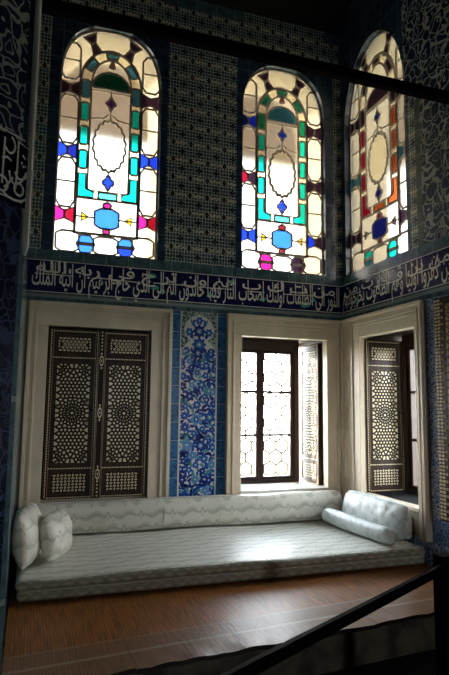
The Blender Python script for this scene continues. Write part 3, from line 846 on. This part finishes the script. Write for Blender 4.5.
# ------------------------------------------------------------------ stained glass windows
def pip(p, poly):
    x, y = p; c = False; n = len(poly)
    for i in range(n):
        (x1, y1), (x2, y2) = poly[i], poly[i-1]
        if (y1 > y) != (y2 > y) and x < (x2-x1)*(y-y1)/(y2-y1)+x1: c = not c
    return c
def octa(cx, cz, w, h, k=.32):
    a, b = w/2, h/2; q, r = a*(1-k*1.5), b*(1-k*.9)
    return [(cx-a, cz-r), (cx-q, cz-b), (cx+q, cz-b), (cx+a, cz-r), (cx+a, cz+r), (cx+q, cz+b), (cx-q, cz+b), (cx-a, cz+r)]
def blob(cx, cz, rx, rz, n, lob, ph=0, N=36): return [(cx+rx*(1+lob*math.cos(n*t+ph))*math.sin(t), cz+rz*(1+lob*math.cos(n*t+ph))*math.cos(t)) for t in [2*PI*i/N for i in range(N)]]
def stained(name, fr, op, P, label):
    cx = (op[0][0]+op[1][0])/2; hw = (op[1][0]-op[0][0])/2; top = max(z for a, z in op); dz = top-3.515
    root = thing(name, fr(cx, WZ0, 0), label, 'stained glass window', kind='structure')
    panes, lines = [], []                     # (outline, glass) later panes win; lines: extra tracery
    def pn(poly, g, edge=True): panes.append((poly, g, edge))
    X = lambda u: cx+u
    sx = hw/.465
    # inner arched frame
    def inner(r, z0, rz):
        return [(X(-r*sx), z0), (X(r*sx), z0)]+[(X(r*sx*math.cos(PI*i/16)), 2.95+(rz-2.95)*math.sin(PI*i/16)) for i in range(17)]
    pn(inner(.285, 1.515, 3.315+dz), 'cream', True)
    pn(inner(.185, 1.93, 3.225+dz), 'clear', True)
    # paired bow-tie panes in the outer border with octagons between
    zs = (1.68, 2.28, 2.88)
    for s in (-1, 1):
        for z, cols in zip(zs, P['pairs']):
            g = cols[0 if s < 0 else 1]
            for q, gg in ((0, g[0]), (1, g[1])):
                xa, xb = (.29, .372) if q == (0 if s > 0 else 1) else (.378, .46)
                if xa < .3: poly = [(xa, z-.075), (xb, z-.035), (xb, z+.035), (xa, z+.075)]
                else: poly = [(xa, z-.035), (xb, z-.075), (xb, z+.075), (xa, z+.035)]
                pn([(X(s*sx*a), b) for a, b in poly], gg)
        for z in (1.98, 2.58, 1.98+1.17):
            h = .46 if z < 3 else .36
            pn([(X(s*sx*.375)+(a), b) for a, b in octa(0, z, .165*sx, h, .3)], 'clear')
            lines.append([(X(s*sx*.29), z+.01), (X(s*sx*.46), z+.01)])
        pn(octa(X(s*sx*.34), 1.435, .2*sx, .19), 'clear')
    # bottom row
    pn(octa(X(0), 1.42, .22*sx, .165), 'clear')
    for s in (-1, 1):
        g = P['bottom'][0 if s < 0 else 1]
        for q, z in ((0, 1.465), (1, 1.375)):
            a, b = (.035, .075) if q == 0 else (.075, .035)
            pn([(X(s*sx*.18-b*1.15), z-.035), (X(s*sx*.18+b*1.15), z-.035), (X(s*sx*.18+a*1.15), z+.04), (X(s*sx*.18-a*1.15), z+.04)], g[q])
    # dark bow-ties set round the arch
    for s in (-1, 1):
        for q, (r0, r1) in enumerate(((.3, .375), (.385, .455))):
            t = math.radians(62); dt = [.14, .06] if q == 0 else [.06, .14]
            pts = []
            for r, d in ((r0, dt[0]), (r1, dt[1])):
                pts.append([(X(s*sx*r*1.02*math.cos(t+e*d)), 2.95+(r/.465)*(.57+dz)*math.sin(t+e*d)) for e in (-1, 1)])
            pn([pts[0][0], pts[1][0], pts[1][1], pts[0][1]], P['arch'])
    # column panes in the inner frame
    for s in (-1, 1):
        for i, z in enumerate((2.215, 2.445, 2.675, 2.9)):
            g = P['col'][0 if s < 0 else 1] if i < 3 else P['col2']
            pn(octa(X(s*sx*.235), z, .075*sx, .175, .22), g)
        pn([(X(s*sx*.2), 2.08), (X(s*sx*.27), 2.08), (X(s*sx*.27), 1.86), (X(s*sx*.13), 1.86), (X(s*sx*.13), 1.915), (X(s*sx*.2), 1.945)][::int(s)], P['col'][0 if s < 0 else 1])
    pn(octa(X(0), 1.888, .17*sx, .068, .25), P['bar'])
    for a in (0, 52, -52):
        t0 = math.radians(90+a); d = .22
        pts = [(X(.27*sx*math.cos(t0+d*(i/4-1))), 2.95+(.345+dz)*math.sin(t0+d*(i/4-1))) for i in range(9)]+[(X(.2*sx*math.cos(t0+d*(1-i/4))), 2.95+(.29+dz)*math.sin(t0+d*(1-i/4))) for i in range(9)]
        pn(pts, P['col2'])
    # lunette and hanging ornaments
    pn([(X(-.17*sx), 2.93), (X(.17*sx), 2.93)]+[(X(.17*sx*math.cos(PI*i/12)), 2.95+.15*math.sin(PI*i/12)) for i in range(13)], P['lunette'])
    pn(blob(X(0), 3.175, .02, .035, 3, .25), 'red')
    lines.append([(X(-.18*sx), 2.905), (X(.18*sx), 2.905)])
    pn(blob(X(0), 2.79, .036, .052, 4, .24), P['quatre'])
    pn(blob(X(0), 2.375, .148*sx, .245, 18, .05, 0, 72), P['med'])
    for pts in ([(0, 2.62), (0, 2.74)], [(0, 2.84), (0, 2.905)], [(0, 2.13), (0, 2.08)], [(0, 1.965), (0, 1.935)], [(-.185, 2.62), (-.06, 2.64), (-.02, 2.68)], [(.185, 2.62), (.06, 2.64), (.02, 2.68)], [(-.07, 2.16), (-.02, 2.13)], [(.07, 2.16), (.02, 2.13)]):
        lines.append([(X(a*sx), b) for a, b in pts])
    pn(blob(X(0), 2.02, .043, .058, 4, .2), P['vase'])
    # lower box
    pn([(X(-.275*sx), 1.525), (X(.275*sx), 1.525), (X(.275*sx), 1.85), (X(-.275*sx), 1.85)], 'clear')
    pn(octa(X(0), 1.675, .22*sx, .19, .36), P['gem'])
    for z, r in ((1.8, .026), (1.553, .022)): pn(blob(X(0), z, r*1.5, r, 2, .05), P['oval'])
    for s in (-1, 1):
        pn([(X(s*sx*.165), 1.675), (X(s*sx*.225), 1.715), (X(s*sx*.225), 1.635)][::int(s)], P['arrow'])
        lines.append([(X(s*sx*.11), 1.675), (X(s*sx*.275), 1.675)])
    # panes: constrained triangulation of all outlines, each triangle takes the topmost pane
    VV, EE = [], []
    def push(poly):
        k = len(VV); VV.extend(Vector(p) for p in poly); EE.extend((k+i, k+(i+1) % len(poly)) for i in range(len(poly)))
    push(op)
    for poly, g, e in panes: push(poly)
    v2, e2, f2, *_ = delaunay_2d_cdt(VV, EE, [], 0, 1e-5)
    gm = MB()
    for f in f2:
        m = ((v2[f[0]][0]+v2[f[1]][0]+v2[f[2]][0])/3, (v2[f[0]][1]+v2[f[1]][1]+v2[f[2]][1])/3)
        if not pip(m, op): continue
        g = 'clear'
        for poly, gg, e in panes:
            if pip(m, poly): g = gg
        gm.flat([tuple(v2[i]) for i in f], fr, -.07, GL[g])
    gm.build('glass', root)
    tm = MB()
    for poly, g, e in panes: tm.ribbon(poly, .018 if g not in ('cream',) else .024, fr, -.078, LEAD, True, .016)
    for l in lines: tm.ribbon(l, .012, fr, -.078, LEAD, False, .016)
    tm.ribbon(op, .03, fr, -.08, LEAD, True, .02)
    tm.build('tracery', root)
    return root
stained('window_1', FB, OP1, dict(pairs=((('magenta', 'red'), ('magenta', 'red')), (('blue', 'navy'), ('blue', 'blue')), (('dark', 'dark'), ('dark', 'dark'))), bottom=(('sky', 'sky'), ('sky', 'blue')), arch='dark', col=('teal', 'teal'), col2='slate',
        bar='ltteal', lunette='dgreen', quatre='purple', med='clear', vase='blue', gem='sky', oval='magenta', arrow='amber'), 'arched stained glass window with teal columns and magenta pairs above the closed shutters')
stained('window_2', FB, OP2, dict(pairs=((('blue', 'blue'), ('blue', 'dark')), (('red', 'dark'), ('dark', 'dark')), (('navy', 'blue'), ('dark', 'dark'))), bottom=(('magenta', 'magenta'), ('dark', 'dark')), arch='dark', col=('teal', 'teal'), col2='green',
        bar='ltteal', lunette='slate', quatre='blue', med='cream', vase='blue', gem='sky', oval='red', arrow='amber'), 'arched stained glass window with pale blue gem above the bright casement')
stained('window_3', FR, OP3, dict(pairs=((('dark', 'dark'), ('dark', 'dark')), (('slate', 'slate'), ('slate', 'dark')), (('dark', 'dark'), ('dark', 'dark'))), bottom=(('teal', 'slate'), ('teal', 'teal')), arch='dark', col=('red', 'orange'), col2='dark',
        bar='orange', lunette='dark', quatre='navy', med='cream', vase='navy', gem='navy', oval='red', arrow='dark'), 'arched stained glass window with orange columns in the right wall')

# ------------------------------------------------------------------ divan
def soft_box(x0, x1, y0, y1, z0, z1, r, nx, ny, nz, m, disp=None):
    bm = bmesh.new(); V = {}
    lo, hi = (x0, y0, z0), (x1, y1, z1); n = (nx, ny, nz)
    def axis(k, i):
        q = n[k]; t = i/q
        # crowd the loops near the ends so the edges stay round
        L = hi[k]-lo[k]; e = min(r*1.2, L*.45)
        s = 3
        if i <= s: return lo[k]+e*(i/s)
        if i >= q-s: return hi[k]-e*((q-i)/s)
        return lo[k]+e+(L-2*e)*(i-s)/(q-2*s)
    def vert(i, j, k):
        key = (i, j, k)
        if key not in V:
            p = Vector((axis(0, i), axis(1, j), axis(2, k)))
            rr = [min(r, (hi[a]-lo[a])/2-1e-4) for a in range(3)]
            q = Vector([min(max(p[a], lo[a]+rr[a]), hi[a]-rr[a]) for a in range(3)])
            d = Vector([(p[a]-q[a])/rr[a] for a in range(3)])
            if d.length > 1e-9:
                d = d/d.length*max(abs(c) for c in d) if d.length > 0 else d
                d = d.normalized()*max(abs((p[a]-q[a])/rr[a]) for a in range(3))
                p = q+Vector([d[a]*rr[a] for a in range(3)])
            if disp: p = p+Vector(disp(p))
            V[key] = bm.verts.new(p)
        return V[key]
    def side(f, a, b):
        for i in range(a):
            for j in range(b):
                bm.faces.new([f(i, j), f(i+1, j), f(i+1, j+1), f(i, j+1)])
    side(lambda i, j: vert(i, j, nz), nx, ny); side(lambda i, j: vert(i, ny-j, 0), nx, ny)
    side(lambda i, j: vert(i, 0, j), nx, nz); side(lambda i, j: vert(nx-i, ny, j), nx, nz)
    side(lambda i, j: vert(0, ny-i, j), ny, nz); side(lambda i, j: vert(nx, i, j), ny, nz)
    bm.verts.index_update()
    out = ([v.co[:] for v in bm.verts], [[v.index for v in f.verts] for f in bm.faces]); bm.free()
    mb = MB(); mb.faces(out[0], out[1], m, True); return mb
from mathutils import noise as mnoise
def nz3(p, s, a): return mnoise.noise(Vector(p)*s)*a
YM = -1.27; ZS1 = -1.072
md = thing('divan_mattress', (-1.5, -.65, ZP), 'long low silk brocade divan mattress along the floor', 'divan')
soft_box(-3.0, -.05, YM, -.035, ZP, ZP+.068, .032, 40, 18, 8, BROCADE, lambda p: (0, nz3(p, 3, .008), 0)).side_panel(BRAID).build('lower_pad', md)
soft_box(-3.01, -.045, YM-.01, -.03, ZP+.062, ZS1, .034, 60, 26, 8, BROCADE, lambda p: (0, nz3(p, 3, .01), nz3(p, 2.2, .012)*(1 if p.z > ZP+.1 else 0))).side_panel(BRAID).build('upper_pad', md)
mb = MB(); mb.tube([(-2.98+i*.0584, YM-.002+nz3((i*.0584, 0, 0), 3, .004), ZP+.065) for i in range(51)], .007, BROCADE, 6); mb.build('piping', md)
bo = soft_box(-2.98, -.115, -.215, -.045, ZS1+.011, -.805, .07, 60, 10, 10, BROCADE, lambda p: (0, nz3(p, 2.5, .012), nz3(p, 2, .010)))
bk = bo.build('bolster', None, (-1.5, -.1, ZS1)); tag(bk, 'long brocade back bolster below the shutters and bright window', 'bolster')
for x in (-2.35, -1.86, -1.36, -.86):
    sm = MB(); sm.tube([(x, -.213, -1.05), (x, -.219, -.95), (x, -.214, -.88)], .0025, BROCADE, 5); sm.build('seam', bk)
def lean(o, loc, rot): o.location = W(*loc); o.rotation_euler = rot
rb = soft_box(-.045, .045, -1.10, -.235, 0, .2, .042, 10, 40, 10, BROCADE, lambda p: (nz3(p, 3, .01), 0, nz3(p, 2, .008)))
o = rb.build('bolster', None, (0, 0, 0)); lean(o, (-.055, 0, ZS1+.011), (0, 0, 0)); tag(o, 'grey-shaded side bolster against the right wall behind the cushions', 'bolster')
lb_ = soft_box(-.05, .05, -.78, -.235, 0, .25, .045, 10, 40, 10, BROCADE, lambda p: (nz3(p, 3, .01), 0, nz3(p, 2, .008)))
o = lb_.build('bolster', None, (0, 0, 0)); lean(o, (-2.99, 0, ZS1+.011), (0, 0, 0)); tag(o, 'side bolster at the dark left end behind two cushions', 'bolster')
def pillow(L, H, T, m, nu=30, nv=18, seed=0, pin=.12):
    mb = MB(); V, F = [], []
    for s in (1, -1):
        for i in range(nu+1):
            for j in range(nv+1):
                u, v = i/nu*2-1, j/nv*2-1
                t = T/2*((1-abs(u)**3.0)*(1-abs(v)**2.4))**.62
                x = L/2*u*(1-pin*.4*(1-abs(v)**2))*(1-.13*v**4); z = H/2*v*(1-pin*(1-abs(u)**2)*.5)*(1-.13*u**4)
                w = nz3((u*L*2+seed, v*H*2, s), 3.2, .018)*(1-max(abs(u), abs(v))**4)
                V.append((s*(t+w*.7), x, z+H/2))
    q = (nu+1)*(nv+1)
    for i in range(nu):
        for j in range(nv):
            a = i*(nv+1)+j; b = a+nv+1
            F.append((a, b, b+1, a+1)); F.append((q+a, q+a+1, q+b+1, q+b))
    mb.faces(V, F, m, True)
    return mb
def cushion(L, H, T, loc, rot, label, m=SATIN, group='loose cushions', seed=0, pin=.12):
    o = pillow(L, H, T, m, seed=seed, pin=pin).build('cushion', None, (0, 0, 0)); o.location = W(*loc); o.rotation_euler = rot
    bm = bmesh.new(); bm.from_mesh(o.data); bmesh.ops.remove_doubles(bm, verts=bm.verts, dist=.0004); bmesh.ops.recalc_face_normals(bm, faces=bm.faces); bm.to_mesh(o.data); bm.free()
    return tag(o, label, 'cushion', group)
R = math.radians
cushion(.96, .31, .15, (-.195, -.745, ZS1+.012), (0, R(12), R(1)), 'large silver silk cushion leaning on the right wall bolster', seed=1, pin=.06)
o = soft_box(-.065, .065, -.47, .47, 0, .135, .064, 10, 30, 10, SATIN, lambda p: (nz3(p, 5, .008), 0, nz3(p, 4, .008))).build('cushion', None, (0, 0, 0))
o.location = W(-.335, -.75, ZS1+.012); o.rotation_euler = (0, 0, R(4)); tag(o, 'slim silver roll cushion lying in front of the larger right cushion', 'cushion', 'loose cushions')
cushion(.52, .38, .17, (-2.93, -.93, ZS1+.012), (0, R(-6), R(-12)), 'white-topped silk cushion nearest the left pier', BROCADE, seed=7, pin=.04)  # brocade instead of the silk puts the left end's shade into its colour
cushion(.42, .32, .15, (-2.735, -.84, ZS1+.012), (0, R(-11), R(-24)), 'smaller silk cushion leaning on the left end cushion from the right', BROCADE, seed=11, pin=.05)  # brocade here too, for the shade at this end

# ------------------------------------------------------------------ reed matting
def matting(x0, x1, y0, y1, label, seed, zt):
    mb = MB(); nx, ny = 110, 44; V, F = [], []
    for i in range(nx+1):
        for j in range(ny+1):
            u, v = i/nx, j/ny
            x = x0+(x1-x0)*u
            ye = y0+.103*x+mnoise.noise(Vector((x*3.1+seed, .3, 0)))*.022+mnoise.noise(Vector((x*9+seed, 1.3, 0)))*.008
            y = ye+(y1-ye)*v
            f = math.exp(-((y-ye)/.10)**2)
            z = zt+abs(mnoise.noise(Vector((x*4.2+seed, y*3, 2))))*.03*f+abs(mnoise.noise(Vector((x*1.7, y*2.2, seed))))*.004
            V.append((x, y, z))
    for i in range(nx):
        for j in range(ny):
            a = i*(ny+1)+j; F.append((a, a+ny+1, a+ny+2, a+1))
    n = len(V)
    for i in range(nx+1): x, y, z = V[i*(ny+1)]; V.append((x, y-.004, z-.02))
    mb.faces(V, F, REED, True)
    mb.faces(V, [(i*(ny+1), n+i, n+i+1, (i+1)*(ny+1)) for i in range(nx)], EBONY, True)
    return tag(mb.build('reed_mat', None, ((x0+x1)/2, (y0+y1)/2, zt)), label, 'mat')
matting(-2.46, -.02, -2.048, -.9, 'orange-brown woven reed mat with paler front edge covering the platform', 1, ZP-.010)
matting(-3.04, -2.463, -2.043, -.9, 'dark end strip of reed matting by the left pier', 5, ZP-.010)

# ------------------------------------------------------------------ tie beam and barrier
mb = MB(); mb.box(XL, 0, -1.885, -1.82, 2.222, 2.29, BLACKW, .006)
tag(mb.build('tie_beam', None, (-1.5, -1.85, 2.25)), 'dark wooden tie beam spanning the alcove in front of the stained glass', 'beam')
br = thing('barrier', (-1.21, -2.86, -ZF), 'black visitor barrier with a slanting rail at the lower right', 'barrier')
px, py = -1.20, -2.86
mb = MB(); mb.box(px-.036, px+.036, py-.036, py+.036, -ZF+.02, -.655, BLACKM, .006); mb.build('post', br)
mb = MB(); mb.tube([(px, py, -ZF), (px, py, -ZF+.012), (px, py, -ZF+.022)], [.17, .17, .12], BLACKM, 24); mb.build('base', br)
mb = MB(); mb.box(px-.038, px+.038, py-.038, py+.038, -.657, -.652, BLACKM, .004); mb.build('cap', br)
def rail(p, q):
    d = Vector((q[0]-p[0], q[1]-p[1])).normalized()*.02; n = Vector((-d.y, d.x))*.45
    mb = MB(); z0, z1 = -.728, -.69
    mb.slab([(p[0]+n.x, p[1]+n.y), (q[0]+n.x, q[1]+n.y), (q[0]-n.x, q[1]-n.y), (p[0]-n.x, p[1]-n.y)], lambda a, b, dd: (a, b, dd), z0, z1, BLACKM)
    mb.build('rail', br)
rail((px, py), (-2.9, -3.78)); rail((px, py), (-.3, -2.75))

# ------------------------------------------------------------------ outside: eaves and paving
mb = MB(); mb.box(-40, 40, -40, 40, -3.1, -3.0, PAVING); o = struct(mb.build('ground'))
mb = MB()
mb.box(-7, 3.5, .7, 3.4, 3.85, 3.93, EAVEW); mb.box(.7, 3.5, -9, .7, 3.85, 3.93, EAVEW)
tag(struct(mb.build('roof')), 'wide tan boarded eaves seen through the tops of the stained glass', 'eaves')

# ------------------------------------------------------------------ light
w = bpy.data.worlds.new('World'); scene.world = w; w.use_nodes = True
nt = w.node_tree; bg = nt.nodes['Background']
tc = nt.nodes.new('ShaderNodeTexCoord'); sp = nt.nodes.new('ShaderNodeSeparateXYZ'); rp = nt.nodes.new('ShaderNodeValToRGB')
nt.links.new(tc.outputs['Generated'], sp.inputs[0]); nt.links.new(sp.outputs[2], rp.inputs[0]); nt.links.new(rp.outputs[0], bg.inputs[0])
rp.color_ramp.elements[0].color = (1, .985, .95, 1); rp.color_ramp.elements[1].color = (.66, .83, 1, 1); rp.color_ramp.elements[1].position = .75
bg.inputs[1].default_value = 3.0
def portal(loc, rot, sx, sy):
    l = bpy.data.lights.new('daylight portal', 'AREA'); l.shape = 'RECTANGLE'; l.size = sx*S; l.size_y = sy*S
    o = bpy.data.objects.new('daylight portal', l); COL.objects.link(o); o.location = W(*loc); o.rotation_euler = rot
    l.cycles.is_portal = True
RB = (-PI/2, 0, 0)          # emits towards -y
RR = (PI/2, 0, PI/2)        # emits towards -x
portal((-.66, .69, -.07), RB, 1.02, 1.46); portal((.69, -.79, -.07), RR, .92, 1.46)
for wn in (W1, W2): portal(((wn[0]+wn[1])/2, .6, 2.44), RB, .93, 2.25)
portal((.6, -(W3[0]+W3[1])/2, 2.48), RR, .95, 2.3)
for a, b in REAR_FILL: portal(((a+b)/2, yr-.02, .1), (PI/2, 0, 0), b-a, 1.2)  # sky through the added rear opening

sl = bpy.data.lights.new('sun', 'SUN'); sl.energy = 4; sl.angle = .02; sl.color = (1, .93, .8)
so = bpy.data.objects.new('sun', sl); COL.objects.link(so); so.location = W(-6, 6, 4)
so.rotation_euler = Vector((1, -.71, -.15)).to_track_quat('-Z', 'Y').to_euler()

# ------------------------------------------------------------------ camera
yaw, pitch, roll = [math.radians(a) for a in (18.8906, 6.8146, .696)]
f = Vector((math.sin(yaw)*math.cos(pitch), math.cos(yaw)*math.cos(pitch), math.sin(pitch)))
r = Vector((math.cos(yaw), -math.sin(yaw), 0)); u = r.cross(f)
r, u = math.cos(roll)*r+math.sin(roll)*u, -math.sin(roll)*r+math.cos(roll)*u
cd = bpy.data.cameras.new('camera'); cam = bpy.data.objects.new('camera', cd); COL.objects.link(cam)
M = Matrix((r, u, -f)).transposed().to_4x4(); M.translation = W(-2.9794, -5.0, 0); cam.matrix_world = M
cd.sensor_fit = 'AUTO'; cd.sensor_width = 36; cd.lens = 561.14/675*36; cd.clip_start = .05
scene.camera = cam
scene.view_settings.view_transform = 'Standard'; scene.view_settings.look = 'None'; scene.view_settings.gamma = 1
scene.view_settings.use_curve_mapping = False
scene.view_settings.exposure = 3.25
scene.cycles.max_bounces = 12; scene.cycles.transparent_max_bounces = 16; scene.cycles.diffuse_bounces = 6
scene.cycles.sample_clamp_indirect = 6
for o in bpy.data.objects:
    if '_o' in o: del o['_o']
